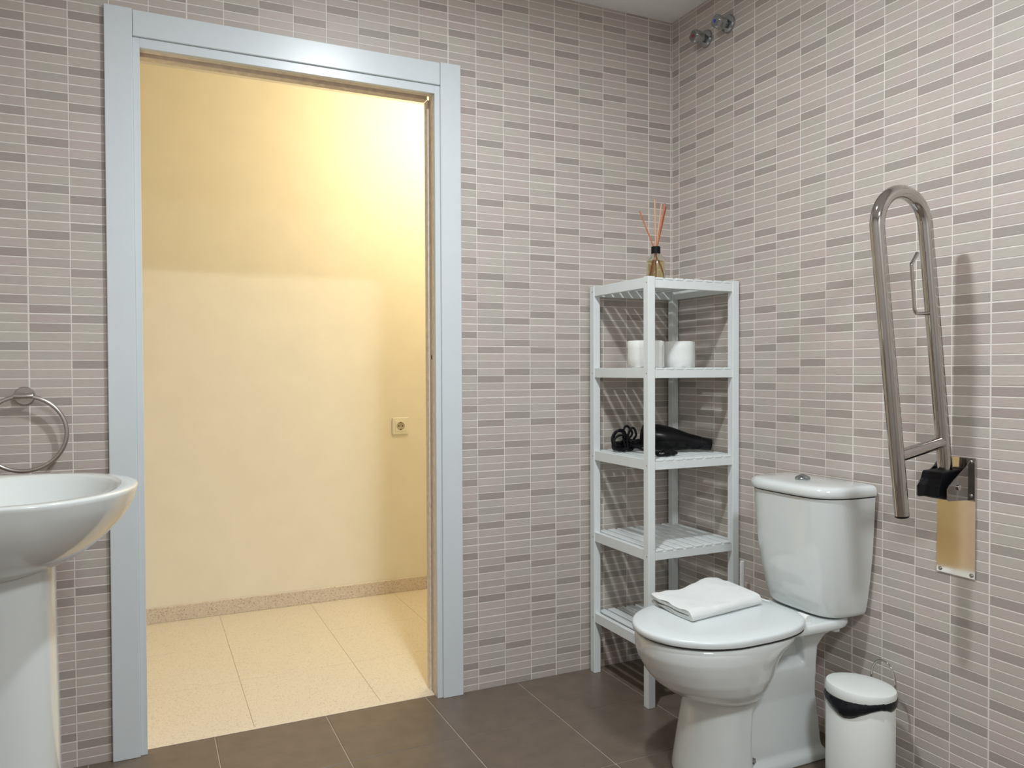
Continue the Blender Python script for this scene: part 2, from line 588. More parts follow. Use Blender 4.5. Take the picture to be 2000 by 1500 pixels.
def build_bricks(wall, parent):
    cells = []
    if wall == 'b':
        lines = [-0.8072 + QB * k for k in range(-16, 9)]
        lines = [XL] + [x for x in lines if x > XL + 0.005] + [-0.0005]
        joint = lambda k: (k + 1) % 4 == 0
        idx = [None] + [round((x + 0.8072) / QB) for x in lines[1:-1]] + [None]
        lo, hi = XL, -0.0005
    else:
        ls = [-0.045 - QB * k for k in range(0, 33)]
        lines = [-0.0025] + ls + [YF]
        lines = lines[::-1]
        idx = [None] + [-k for k in range(0, 33)][::-1] + [None]
        joint = lambda k: k % 4 == 0
    zl = [-0.003 + PB * k for k in range(0, 98)]
    for q in range(len(lines) - 1):
        a0, a1 = lines[q], lines[q + 1]
        k0 = idx[q] if idx[q] is not None else (idx[q + 1] - 1)
        g0 = 0.0021 if (idx[q] is not None and joint(idx[q])) else 0.0014
        g1 = 0.0021 if (idx[q + 1] is not None and joint(idx[q + 1])) else 0.0014
        if idx[q] is None:
            g0 = 0.0008
        if idx[q + 1] is None:
            g1 = 0.0008
        A0, A1 = a0 + g0, a1 - g1
        if A1 - A0 < 0.002:
            continue
        kk = k0 + 1 if wall == 'b' else k0
        tc, c = (kk // 4) + 3, kk % 4
        for r in range(97):
            z0, z1 = zl[r] + (0.0020 if r % 10 == 0 else 0.0015), zl[r + 1] - (0.0020 if r % 10 == 9 else 0.0015)
            z0 = max(z0, 0.001)
            z1 = min(z1, HC - 0.001)
            if z1 - z0 < 0.003:
                continue
            spans = [(A0, A1)]
            if wall == 'b':
                if z0 < 2.085:                      # architrave area cuts the brick field
                    cut0, cut1 = -1.912, -0.876
                    spans = []
                    if A0 < cut0:
                        spans.append((A0, min(A1, cut0)))
                    if A1 > cut1:
                        spans.append((max(A0, cut1), A1))
            for s0, s1 in spans:
                if s1 - s0 < 0.003:
                    continue
                tr = r // 10
                sh = brick_shade(wall, tc, c, tr, 9 - r % 10)
                cells.append((s0, s1, z0, z1, sh))
    # the 300 that show largest stay single pieces
    def area(cell):
        s0, s1, z0, z1, sh = cell
        am, zm = (s0 + s1) / 2, (z0 + z1) / 2
        f = (lambda a, z: (a, 0, z)) if wall == 'b' else (lambda a, z: (0, a, z))
        ps = [px(f(s0, z0)), px(f(s1, z0)), px(f(s1, z1)), px(f(s0, z1))]
        if any(p[2] < 0.1 for p in ps):
            return 0
        cx, cy = sum(p[0] for p in ps) / 4, sum(p[1] for p in ps) / 4
        if not (8 < cx < 1992 and 6 < cy < 1494):
            return 0
        if cx < 265 and cy > 930 and (cx < 118 or cy < 1100):
            return 0                               # behind the basin
        if 1475 < cx < 1705 and cy > 930:
            return 0                               # behind the toilet
        if 1605 < cx < 1750 and cy > 1310:
            return 0
        if 1830 < cx < 1908 and 890 < cy < 1133:
            return 0
        ar = 0
        for i in range(4):
            j = (i + 1) % 4
            ar += ps[i][0] * ps[j][1] - ps[j][0] * ps[i][1]
        return abs(ar) / 2
    cells = [(area(c_), c_) for c_ in cells]
    cells.sort(key=lambda t: -t[0])
    single = [c_ for a_, c_ in cells[:300]]
    rest = [c_ for a_, c_ in cells[300:]]
    cache = {}
    for s0, s1, z0, z1, sh in single:
        key = (round(s1 - s0, 4), round(z1 - z0, 4), sh)
        if key not in cache:
            b_ = BM()
            brick_bm(b_, wall, -(s1 - s0) / 2, (s1 - s0) / 2, -(z1 - z0) / 2, (z1 - z0) / 2)
            bmesh.ops.recalc_face_normals(b_, faces=b_.faces)
            me = bpy.data.meshes.new('brick')
            b_.to_mesh(me)
            b_.free()
            me.materials.append(M[sh])
            if me.polygons[0].normal.dot(Vector((0, -1, 0)) if wall == 'b' else Vector((-1, 0, 0))) < 0:
                me.flip_normals()
            cache[key] = me
        o = bpy.data.objects.new('brick', cache[key])
        link(o)
        o.parent = parent
        o.location = ((s0 + s1) / 2, 0, (z0 + z1) / 2) if wall == 'b' else (0, (s0 + s1) / 2, (z0 + z1) / 2)
    b_ = BM()
    order = ['brick_light', 'brick_mid', 'brick_dark']
    for s0, s1, z0, z1, sh in rest:
        brick_bm(b_, wall, s0, s1, z0, z1, order.index(sh))
    o = part('brick_field', b_, [M[n] for n in order], parent)
    want = Vector((0, -1, 0)) if wall == 'b' else Vector((-1, 0, 0))
    o['kind'] = 'stuff'
    return o


build_bricks('b', wall_back)
build_bricks('r', wall_right)

# ------------------------------------------------------------------ hall beyond the doorway
bm = BM()
box(bm, XH0, XH1, 0.035, YH + 0.1, -0.06, -0.0012)
floor_hall = part('floor_hall', bm, M['hall_joint'])
tag(floor_hall, 'cream terrazzo floor of the hall beyond the doorway', 'floor', 'structure')
hx = [-1.535 + 0.40 * k for k in range(-4, 7)]
hx = [XH0] + [x for x in hx if XH0 + 0.05 < x < XH1 - 0.05] + [XH1]
hy = [0.037, 0.437, 0.837, 1.237, YH]
hall_cache = {}
for i in range(len(hx) - 1):
    for j in range(len(hy) - 1):
        floor_tile(floor_hall, hx[i], hx[i + 1], hy[j], hy[j + 1], M['terrazzo'], 0.006, 0.0013, hall_cache, 0.0003)
bm = BM()
box(bm, XH0, XH1, YH, YH + 0.1, 0, HC)
tag(part('wall_hall', bm, M['cream']), 'plain cream painted hall wall seen through the doorway', 'wall', 'structure')
bm = BM()
box(bm, XH0 - 0.1, XH0, 0.0, YH + 0.1, 0, HC)
tag(part('wall_hall_left', bm, M['cream']), 'cream end wall of the hall on the left', 'wall', 'structure')
bm = BM()
box(bm, XH1, XH1 + 0.1, 0.0, YH + 0.1, 0, HC)
tag(part('wall_hall_right', bm, M['cream']), 'cream end wall of the hall on the right', 'wall', 'structure')
bm = BM()
box(bm, 0.0, XH1, 0.0, WT, 0, HC)
box(bm, XH0, XL - 0.1, 0.0, WT, 0, HC)
tag(part('wall_hall_near', bm, M['cream']), 'cream hall wall to the sides of the bathroom', 'wall', 'structure')
bm = BM()
box(bm, XH0 - 0.1, XH1 + 0.1, 0.0, YH + 0.1, HC, HC + 0.08)
tag(part('ceiling_hall', bm, M['ceiling']), 'plain white hall ceiling', 'ceiling', 'structure')
bm = BM()
box(bm, XH0, XH1, YH - 0.010, YH, 0.0, 0.066, 0.0015)
tag(part('baseboard_hall', bm, M['terrazzo_base']), 'speckled terrazzo skirting strip along the hall wall', 'baseboard', 'structure')

# ------------------------------------------------------------------ doorway trim (architrave + raw sliding-door lining)
door = thing('door_1', 'white lacquered door surround with raw unpainted lining, door slid away', 'door frame', ((OX0 + OX1) / 2, 0, 0), kind='structure')
bm = BM(); box(bm, -1.9195, OX0, -0.016, 0.0, 0.0, 2.101, 0.0015)
part('casing', bm, M['lacquer'], door)
bm = BM(); box(bm, OX1, -0.869, -0.016, 0.0, 0.0, 2.101, 0.0015)
part('casing', bm, M['lacquer'], door)
bm = BM(); box(bm, OX0 + 0.0008, OX1 - 0.0008, -0.0145, 0.0, 2.026, 2.0985, 0.0015)
part('casing', bm, M['lacquer'], door)
bm = BM(); box(bm, OX0, -1.831, -0.007, 0.014, 0.0, 2.026, 0.001)
part('jamb_strip', bm, M['lacquer'], door)
bm = BM(); box(bm, -0.958, OX1, -0.007, 0.010, 0.0, 2.026, 0.001)
part('jamb_strip', bm, M['lacquer'], door)
bm = BM(); box(bm, -1.831, -0.958, -0.007, 0.010, 1.998, 2.026, 0.001)
part('jamb_strip', bm, M['lacquer'], door)
for (a, b_, off, mt, nm) in ((0.010, 0.030, 0.0, 'raw_jamb', 'raw_edge'), (0.030, 0.068, 0.007, 'raw_groove', 'door_slot'), (0.068, WT, 0.001, 'raw_jamb', 'raw_edge')):
    bm = BM(); box(bm, -0.958 + off, OX1, a, b_, 0.0, 2.0, 0.0006)
    sl = part(nm, bm, M[mt], door)
    bm = BM(); box(bm, OX0, -1.831 - off, a, b_, 0.0, 2.0, 0.0006)
    part(nm, bm, M[mt], door)
    bm = BM(); box(bm, -1.831, -0.958, a, b_, 1.998 + off * 2.0, 2.026, 0.0006)
    part(nm, bm, M[mt], door)
bm = BM(); lathe(bm, [(0.008, 0), (0.008, 0.0012)], (-0.951, 0.049, 1.134), 16, (-1, 0, 0))
part('keeper_hole', bm, M['dark_hole'], door)
bm = BM(); box(bm, -0.9525, -0.9505, 0.043, 0.056, 0.86, 1.09, 0.0005)
part('keeper_plate', bm, M['raw_groove'], door)
bm = BM()
box(bm, OX0, OX1, 0.024, 0.046, 0.0, 0.0012, 0.0004)
part('threshold_strip', bm, M['terrazzo'], door)

# ------------------------------------------------------------------ lamps of the place, plus an added fill lamp
lamp = thing('ceiling_downlight', 'round white recessed downlight in the bathroom ceiling', 'lamp', (-1.12, -1.08, HC))
bm = BM(); lathe(bm, [(0.062, 0.0), (0.085, 0.0), (0.088, -0.006), (0.080, -0.010), (0.062, -0.008)], (-1.12, -1.08, HC), 40, cap0=False, cap1=False)
part('bezel', bm, M['white_plastic'], lamp, True, auto=40)
bm = BM(); lathe(bm, [(0.060, -0.004), (0.060, -0.006)], (-1.12, -1.08, HC), 40)
part('diffuser', bm, M['bath_emit'], lamp)
ld = bpy.data.lights.new('downlight_light', 'AREA')
ld.shape = 'DISK'
ld.size = 0.095
ld.energy = BATH_LAMP_W
ld.color = BATH_LAMP_RGB
lo = bpy.data.objects.new('downlight_light', ld)
link(lo)
lo.parent = lamp
lo.location = (0, 0, -0.012)

rl = thing('opal_ceiling_lamp', 'round opal ceiling lamp at the end opposite the doorway', 'lamp', (-1.12, -2.72, HC))  # unseen fill lamp, added to even out the light
bm = BM(); lathe(bm, [(0.20, 0.0), (0.205, -0.004), (0.205, -0.022), (0.20, -0.026), (0.19, -0.026)], (-1.12, -2.72, HC), 48, cap0=False, cap1=False)
part('rim', bm, M['white_plastic'], rl, True, auto=40)
bm = BM(); lathe(bm, [(0.19, -0.024), (0.17, -0.040), (0.11, -0.050), (0.01, -0.053)], (-1.12, -2.72, HC), 48)
part('shade', bm, emit_mat('rear_lamp_glow', BATH_LAMP_RGB, 3.0), rl, True, auto=60)
ld = bpy.data.lights.new('opal_light', 'AREA')
ld.shape = 'DISK'
ld.size = 0.38
ld.energy = FILL_LAMP_W
ld.color = BATH_LAMP_RGB
lo = bpy.data.objects.new('opal_light', ld)
link(lo)
lo.parent = rl
lo.location = (0, 0, -0.058)

hl = thing('hall_globe_lamp', 'small round warm globe lamp on the hall ceiling', 'lamp', (HLX, HLY, HC))
bm = BM(); lathe(bm, [(0.05, 0.0), (0.05, -0.012), (0.03, -0.02), (0.022, -0.05)], (HLX, HLY, HC), 32)
part('base', bm, M['white_plastic'], hl, True, auto=40)
bm = BM(); bmesh.ops.create_uvsphere(bm, u_segments=32, v_segments=20, radius=0.055)
bmesh.ops.translate(bm, verts=bm.verts, vec=(HLX, HLY, HC - 0.10))
part('globe', bm, M['hall_emit'], hl, True)

# ------------------------------------------------------------------ shelf unit in the corner
SX0, SX1, SY0, SY1, PW = -0.377, -0.006, -0.380, -0.020, 0.027
shelf = thing('shelf_unit', 'tall white wooden five tier slatted shelf unit standing in the tiled corner', 'shelf', ((SX0 + SX1) / 2, (SY0 + SY1) / 2, 0))
for (x, y) in ((SX0, SY0), (SX1 - PW, SY0), (SX0, SY1 - PW), (SX1 - PW, SY1 - PW)):
    bm = BM(); box(bm, x, x + PW, y, y + PW, 0.0, 1.388, 0.0014)
    pst = part('post', bm, M['shelf_white'], shelf)
    if x == SX0:
        for zt in (1.368, 1.078, 0.782, 0.490, 0.200):
            bm = BM(); lathe(bm, [(0.0028, 0), (0.0022, 0.0006)], (x, y + 0.009, zt), 10, (-1, 0, 0))
            part('screw', bm, M['brushed'], pst)
LEVELS = (1.386, 1.0965, 0.8010, 0.5090, 0.2180)
slat_mesh = None
for lv in LEVELS:
    rt, rb_ = lv - 0.0075, lv - 0.034
    for (x0, x1, y0, y1) in ((SX0 + PW, SX1 - PW, SY0 + 0.004, SY0 + 0.018), (SX0 + PW, SX1 - PW, SY1 - 0.018, SY1 - 0.004)):
        bm = BM(); box(bm, x0, x1, y0, y1, rb_, rt, 0.001)
        part('rail', bm, M['shelf_white'], shelf)
    for (x0, x1) in ((SX0 + 0.003, SX0 + 0.019), (SX1 - 0.019, SX1 - 0.003)):
        bm = BM(); box(bm, x0, x1, SY0 + PW, SY1 - PW, rb_, lv, 0.001)
        part('rail', bm, M['shelf_white'], shelf)
    pitch = (SX1 - SX0 - 2 * PW) / 8.0
    for k in range(8):
        xc = SX0 + PW + pitch * (k + 0.5)
        if slat_mesh is None:
            bm = BM(); box(bm, -0.0147, 0.0147, -(SY1 - SY0 - 0.006) / 2, (SY1 - SY0 - 0.006) / 2, -0.0075, 0, 0.0015)
            slat_mesh = bpy.data.meshes.new('slat')
            bm.to_mesh(slat_mesh); bm.free()
            slat_mesh.materials.append(M['shelf_white'])
        o = bpy.data.objects.new('slat', slat_mesh)
        link(o)
        o.parent = shelf
        o.location = (xc - shelf.location.x, 0, lv)

# ------------------------------------------------------------------ toilet
TY = -0.765
toilet = thing('toilet', 'white ceramic close-coupled toilet with closed lid against the tiled wall', 'toilet', (-0.33, TY, 0))


def egg(xf, xb, hw, xm, z, n=48, nb=2.6):
    out = []
    for k in range(n):
        t = 2 * PI * k / n
        c, s = math.cos(t), math.sin(t)
        if c >= 0:
            x = xm + (xf - xm) * c
            y = hw * s
        else:
            e = 2.0 / nb
            x = xm + (xb - xm) * abs(c) ** e
            y = hw * (1 if s > 0 else -1) * abs(s) ** e
        out.append((x, TY + y, z))
    return out


bm = BM()
# bowl
loft(bm, [egg(-0.500, -0.345, 0.100, -0.42, 0.200), egg(-0.510, -0.340, 0.106, -0.42, 0.212),
          egg(-0.540, -0.335, 0.122, -0.43, 0.222), egg(-0.575, -0.325, 0.140, -0.44, 0.238), egg(-0.604, -0.315, 0.154, -0.45, 0.260),
          egg(-0.629, -0.303, 0.165, -0.455, 0.288), egg(-0.647, -0.292, 0.172, -0.46, 0.320), egg(-0.657, -0.270, 0.176, -0.46, 0.348),
          egg(-0.659, -0.215, 0.176, -0.46, 0.372), egg(-0.658, -0.20, 0.174, -0.46, 0.384),
          egg(-0.652, -0.20, 0.169, -0.46, 0.389)])
# front column of the foot
loft(bm, [egg(-0.545, -0.386, 0.116, -0.44, 0.0, nb=9), egg(-0.541, -0.386, 0.113, -0.44, 0.03, nb=9), egg(-0.523, -0.386, 0.106, -0.44, 0.11, nb=9),
          egg(-0.506, -0.376, 0.102, -0.43, 0.185, nb=8), egg(-0.510, -0.33, 0.104, -0.42, 0.235, nb=5)])
# recessed rear body with a sloping shoulder
def slab(hw_list, x0, x1):
    rings = []
    for z, hw, xa, xb_ in hw_list:
        rings.append([(xa, TY - hw, z), (xb_, TY - hw, z), (xb_, TY + hw, z), (xa, TY + hw, z)])
    return rings
loft(bm, slab([(0.0, 0.094, -0.42, -0.10), (0.018, 0.092, -0.42, -0.103), (0.034, 0.076, -0.42, -0.113), (0.18, 0.062, -0.42, -0.122),
               (0.245, 0.066, -0.42, -0.123), (0.264, 0.064, -0.42, -0.122), (0.276, 0.052, -0.42, -0.12), (0.284, 0.030, -0.42, -0.12)], 0, 0))
# web in the niche, rear pillar and deck
box(bm, -0.34, -0.13, TY - 0.030, TY + 0.030, 0.26, 0.385)
loft(bm, slab([(0.26, 0.066, -0.165, -0.122), (0.31, 0.068, -0.172, -0.120), (0.345, 0.082, -0.19, -0.108), (0.372, 0.105, -0.26, -0.06)], 0, 0))
loft(bm, [egg(-0.36, -0.035, 0.118, -0.22, 0.366, nb=6), egg(-0.36, -0.03, 0.124, -0.22, 0.380, nb=6), egg(-0.36, -0.032, 0.120, -0.22, 0.394, nb=6)])
body = part('bowl', bm, M['ceramic'], toilet)
remeshed(body, 0.0036, 12)

bm = BM()
loft(bm, [egg(-0.655, -0.195, 0.170, -0.46, 0.390, nb=3.2), egg(-0.655, -0.195, 0.170, -0.46, 0.396, nb=3.2)])
part('gap_seal', bm, M['rubber'], toilet)  # dark slab painted as the shade between bowl and lid
bm = BM()
loft(bm, [egg(-0.660, -0.190, 0.173, -0.46, 0.3945, nb=2.8), egg(-0.6655, -0.186, 0.1775, -0.46, 0.397, nb=2.8), egg(-0.667, -0.185, 0.178, -0.46, 0.402, nb=2.8),
          egg(-0.667, -0.185, 0.178, -0.46, 0.408, nb=2.8), egg(-0.665, -0.187, 0.1765, -0.46, 0.4125, nb=2.8), egg(-0.658, -0.193, 0.171, -0.46, 0.4152, nb=2.8),
          egg(-0.60, -0.23, 0.13, -0.44, 0.4165, nb=2.6), egg(-0.50, -0.34, 0.05, -0.43, 0.417, nb=2.4)])
part('lid', bm, M['seat'], toilet, True, auto=50)
for s in (-1, 1):
    bm = BM(); lathe(bm, [(0.010, 0), (0.012, 0.004), (0.012, 0.034), (0.010, 0.038)], (-0.185, TY + s * 0.075 - 0.019, 0.401), 16, (0, 1, 0))
    part('hinge', bm, M['white_plastic'], toilet, True, auto=40)


def cring(hw, d, z, xb=-0.012, n=4.0, cnt=48):
    out = []
    for k in range(cnt + 1):
        t = -1 + 2 * k / cnt
        u = math.sin(t * PI / 2)
        y = hw * u
        x = xb - d * max(0.0, 1 - abs(u) ** n) ** (1 / n) if abs(u) < 1 else xb - 0.02 * d
        x = min(x, xb - d * 0.10)
        out.append((x, TY + 0.001 + y, z))
    out.append((xb, TY + 0.001 + hw, z))
    out.append((xb, TY + 0.001 - hw, z))
    return out


bm = BM()
loft(bm, [cring(0.120, 0.118, 0.397), cring(0.131, 0.128, 0.402), cring(0.137, 0.136, 0.414), cring(0.144, 0.146, 0.450), cring(0.152, 0.158, 0.510),
          cring(0.159, 0.168, 0.580), cring(0.164, 0.175, 0.660), cring(0.167, 0.180, 0.735)])
part('cistern', bm, M['ceramic'], toilet, True, auto=60)
bm = BM()
loft(bm, [cring(0.166, 0.179, 0.735), cring(0.166, 0.179, 0.7385)])
part('lid_gap', bm, M['rubber'], toilet)  # dark slab painted as the shade under the cistern lid
bm = BM()
loft(bm, [cring(0.168, 0.183, 0.7385), cring(0.1705, 0.187, 0.7405), cring(0.1715, 0.189, 0.746), cring(0.1715, 0.189, 0.755), cring(0.169, 0.186, 0.7625), cring(0.163, 0.178, 0.767),
          cring(0.150, 0.163, 0.7695), cring(0.10, 0.11, 0.772, xb=-0.03)])
part('cistern_lid', bm, M['ceramic'], toilet, True, auto=60)
bm = BM(); lathe(bm, [(0.021, 0), (0.021, 0.005), (0.019, 0.008), (0.010, 0.0135), (0.004, 0.0155), (0.001, 0.016)], (-0.115, TY - 0.004, 0.7715), 24)
part('flush_button', bm, M['valve_chrome'], toilet, True, auto=30, label='chrome flush button')
bm = BM(); lathe(bm, [(0.009, 0.0), (0.009, 0.005), (0.004, 0.009)], (-0.372, TY - 0.082, 0.045), 6, (-0.2, -1, 0.3))
part('floor_bolt', bm, M['valve_chrome'], toilet, label='metal floor fixing bolt')
bm = BM(); lathe(bm, [(0.013, 0.352), (0.013, 0.372), (0.010, 0.398)], (-0.075, TY - 0.085, 0), 12)
part('fixing_nut', bm, M['white_plastic'], toilet, True, auto=40)

# ------------------------------------------------------------------ folded towel on the lid
tw = thing('folded_towel', 'small folded white towel lying on the closed toilet lid', 'towel', (-0.40, -0.70, 0.4165))
bm = BM()
A = Vector((-0.528, -0.788, 0)); LX = Vector((0.989, 0.148, 0)); LY = Vector((0.03, 0.9995, 0))
LEN, WID = 0.285, 0.190
prof = []
H1 = 0.012
# one folded sheet: lower layer, round fold at the near edge, upper layer, slit between
def arc(cx, cz, r, a0, a1, n):
    return [(cx + r * math.cos(a0 + (a1 - a0) * k / n), cz + r * math.sin(a0 + (a1 - a0) * k / n)) for k in range(n + 1)]
th = 0.0155
lower = [(WID - k * (WID - th) / 14, 0.0) for k in range(15)]
fold = arc(th, th, th, -PI / 2, -3 * PI / 2, 10)[1:-1]
upper = [(th + k * (WID - th) / 14, 2 * th) for k in range(15)]
endu = arc(WID, 1.60 * th, 0.40 * th, PI / 2, -PI / 2, 5)[1:-1]
slit_u = [(WID - k * (WID - 1.2 * th) / 12, 1.20 * th) for k in range(13)]
slit_l = [(1.2 * th + k * (WID - 1.2 * th) / 12, 0.84 * th) for k in range(13)]
endl = arc(WID, 0.42 * th, 0.42 * th, PI / 2, -PI / 2, 5)[1:-1]
prof = lower + fold + upper + endu + slit_u + slit_l + endl
rings = []
NL = 30
for i in range(NL + 1):
    u = i / NL
    e = min(1.0, min(u, 1 - u) / 0.05)
    sh = 0.86 + 0.14 * math.sqrt(max(0.0, 1 - (1 - e) ** 2))
    ring = []
    for (py, pz) in prof:
        up = max(0.0, pz / (2 * th))
        bump = 0.010 * up * math.exp(-((u - 0.80) ** 2) / 0.05) * min(1, py / 0.10)
        sag = -0.006 * up * math.exp(-((u - 0.36) ** 2) / 0.03) * min(1, py / 0.12)
        zz = (pz - th) * sh + th + bump + sag
        q = A + LX * (u * LEN + (0.007 * (1 - up) * max(0, 1 - u / 0.08) + 0.003 * math.sin(py * 70) * (1 - u))) + LY * (py + 0.004 * math.sin(u * 9) * up)
        nz = noise.noise(Vector((q.x * 26, q.y * 26, up * 3 + 4))) * 0.0028
        zz = max(0.0008, zz + nz * (0.3 + up)) + 0.4166
        nx = noise.noise(Vector((q.x * 40, pz * 120, 9))) * 0.0015
        ring.append((q.x + nx, q.y + nx, zz))
    rings.append(ring)
loft(bm, rings)
part('cloth', bm, M['towel'], tw, True, auto=70)

# ------------------------------------------------------------------ pedal bin
BX, BY = -0.148, -1.000
binn = thing('pedal_bin', 'small round white pedal bin with a black bag under its lid', 'bin', (BX, BY, 0))
bm = BM()
lathe(bm, [(0.080, 0.0), (0.084, 0.003), (0.084, 0.232), (0.081, 0.236), (0.078, 0.236)], (BX, BY, 0), 48)
part('body', bm, M['bin_white'], binn, True, auto=40)
bm = BM()
lathe(bm, [(0.085, 0.0), (0.0875, 0.002), (0.0875, 0.010), (0.085, 0.011)], (BX, BY, 0), 48)
part('base_ring', bm, M['black_plastic'], binn, True, auto=40)
tilt = Vector((0.07, -0.02, 1)).normalized()
bm = BM()
lathe(bm, [(0.0815, 0.0), (0.0855, 0.0005), (0.0865, 0.004), (0.0862, 0.020), (0.0840, 0.0245), (0.078, 0.0265), (0.05, 0.0292), (0.01, 0.0298)], (BX, BY, 0.2415), 48, tilt)
part('lid', bm, M['bin_lid'], binn, True, auto=40)
# bag skirt
bm = BM()
rings_o, nseg = [], 96
def skirt(a):
    # droops towards the camera's left
    d = 0.008 + 0.030 * math.exp(-((a - 3.38) ** 2) / 0.24) + 0.006 * math.exp(-((a - 4.9) ** 2) / 0.08) + 0.006 * math.sin(5 * a + 1) * 0.4
    return max(0.006, d)
for fr in (0.0, 0.25, 0.5, 0.75, 1.0):
    ring = []
    for k in range(nseg):
        a = 2 * PI * k / nseg
        wob = 0.0014 * noise.noise(Vector((math.cos(a) * 7, math.sin(a) * 7, fr * 5)))
        puff = 0.0045 * math.sin(PI * fr) * (0.5 + skirt(a) / 0.03)
        r = 0.0852 + puff + wob + 0.0004
        z = 0.2455 - (skirt(a) + 0.006) * fr - 0.06 * (0.085 * math.sin(a)) * (1 - fr) + 0.001 * noise.noise(Vector((a * 8, fr * 3, 2)))
        ring.append((BX + r * math.cos(a), BY + r * math.sin(a), z))
    rings_o.append(ring)
inner = []
for (x, y, z) in rings_o[-1]:
    dx, dy = x - BX, y - BY
    s = 0.0846 / math.hypot(dx, dy)
    inner.append((BX + dx * s, BY + dy * s, z))
inner_t = [(p[0], p[1], 0.243) for p in inner]
loft(bm, rings_o + [inner, inner_t], False, False)
part('bin_bag', bm, M['bag'], binn, True, label='black plastic bin bag folded over the rim')
# wire handle behind, towards the wall
bm = BM()
hp = []
for k in range(25):
    t = PI * k / 24
    hp.append((BX + 0.088, BY + 0.002 - 0.037 * math.cos(t), 0.262 + 0.052 * math.sin(t)))
hp = [(BX + 0.086, hp[0][1], 0.19)] + [(BX + 0.087, hp[0][1], 0.235)] + hp + [(BX + 0.087, hp[-1][1], 0.235), (BX + 0.086, hp[-1][1], 0.19)]
tube(bm, hp, 0.0028, 10)
part('wire_handle', bm, M['chrome'], binn, True)
bm = BM(); box(bm, BX - 0.115, BX - 0.075, BY - 0.018, BY + 0.018, 0.012, 0.018, 0.002)
part('pedal', bm, M['black_plastic'], binn)

# ------------------------------------------------------------------ fold-up grab rail
GY = -1.161
grab = thing('grab_rail', 'polished steel fold-up grab rail raised beside the toilet', 'grab rail', (0, GY, 0.72))
bm = BM(); box(bm, -0.005, -0.0022, -1.2125, -1.1095, 0.574, 0.871, 0.0009)
part('wall_plate', bm, M['mirror_steel'], grab, label='mirror polished wall plate')
N0 = Vector((-0.0440, GY, 0.835)); N1 = Vector((-0.1212, GY, 1.4350))
dn = (N1 - N0).normalized()
perp = Vector((-dn.z, 0, dn.x))          # towards the room
F0v = Vector((-0.1985, GY, 0.7400))
sep = (F0v - N0).dot(perp)
rad = sep / 2
top_c = N1 + perp * rad
path = [N0 + dn * ((N1 - N0).length * k / 8) for k in range(9)]
for k in range(1, 24):
    a = PI * k / 24
    path.append(top_c - perp * rad * math.cos(a) + dn * rad * math.sin(a))
F1 = N1 + perp * sep
F0 = F1 - dn * ((F1 - F0v).dot(dn))
path += [F1 + (F0 - F1) * (k / 8) for k in range(9)]
bm = BM(); tube(bm, path, 0.0168, 28)
tb = part('tube', bm, M['chrome'], grab, True, auto=60)
bm = BM(); lathe(bm, [(0.0162, 0.0), (0.0162, 0.004), (0.013, 0.006)], F0, 24, -dn)
part('end_cap', bm, M['black_plastic'], grab, True, auto=40)
c0 = N0 + dn * 0.075
bm = BM(); tube(bm, [c0, c0 + perp * sep * 0.5 - dn * 0.004, c0 + perp * sep - dn * 0.008], 0.0148, 24)
part('cross_bar', bm, M['chrome'], grab, True, auto=60)
h0 = N0 + dn * ((1.224 - N0.z) / dn.z)
bm = BM()
tube(bm, smoothpath([h0, h0 + Vector((-0.034, -0.004, -0.002)), h0 + Vector((-0.066, -0.008, -0.003)), h0 + Vector((-0.0735, -0.009, 0.002)), h0 + Vector((-0.0765, -0.009, 0.012)), h0 + Vector((-0.081, -0.009, 0.060)),
                     h0 + Vector((-0.0865, -0.009, 0.108)), h0 + Vector((-0.0860, -0.009, 0.114)), h0 + Vector((-0.077, -0.009, 0.126)), h0 + Vector((-0.066, -0.009, 0.141))], 5), 0.0042, 14)
part('paper_hook', bm, M['chrome'], grab, True, auto=60)
# hinge
bm = BM(); prism(bm, [(-0.088, 0.838), (-0.010, 0.842), (-0.010, 0.768), (-0.052, 0.7665), (-0.1065, 0.7785), (-0.1005, 0.806), (-0.0890, 0.818)], -1.186, -1.130, 'y', 0.003)
part('hinge_block', bm, M['black_matt'], grab)
for yy in (-1.2035, -1.1225):
    bm = BM(); prism(bm, [(-0.0052, 0.8655), (-0.0110, 0.8655), (-0.0280, 0.8480), (-0.0860, 0.8105), (-0.0940, 0.8000), (-0.0940, 0.7755), (-0.0900, 0.7715), (-0.0052, 0.7680)], yy, yy + 0.003, 'y', 0.0006)
    ck = part('hinge_cheek', bm, M['dark_steel'], grab)
    bm = BM(); lathe(bm, [(0.0065, 0), (0.0065, 0.003), (0.003, 0.0045)], (-0.055, yy - 0.0005 if yy < -1.16 else yy + 0.0035, 0.802), 16, (0, -1 if yy < -1.16 else 1, 0))
    part('pivot_pin', bm, M['chrome'], ck, True, auto=40)
bm = BM(); box(bm, -0.0085, -0.005, -1.2125, -1.1720, 0.766, 0.8695, 0.0009)
part('hinge_flange', bm, M['dark_steel'], grab)
for (y, z, x) in ((-1.2030, 0.8620, -0.0085), (-1.2030, 0.7790, -0.0085), (-1.1200, 0.5825, -0.005), (-1.2030, 0.5825, -0.005), (-1.1200, 0.8620, -0.005)):
    bm = BM(); lathe(bm, [(0.0052, 0), (0.0050, 0.0015), (0.0035, 0.0030), (0.0008, 0.0036)], (x, y, z), 16, (-1, 0, 0))
    part('screw', bm, M['chrome'], grab, True, auto=40)

# ------------------------------------------------------------------ wash basin with pedestal
WY, WZ = -0.565, 0.850
basin = thing('wash_basin', 'white ceramic pedestal wash basin beside the doorway', 'wash basin', (-2.12, WY, 0))


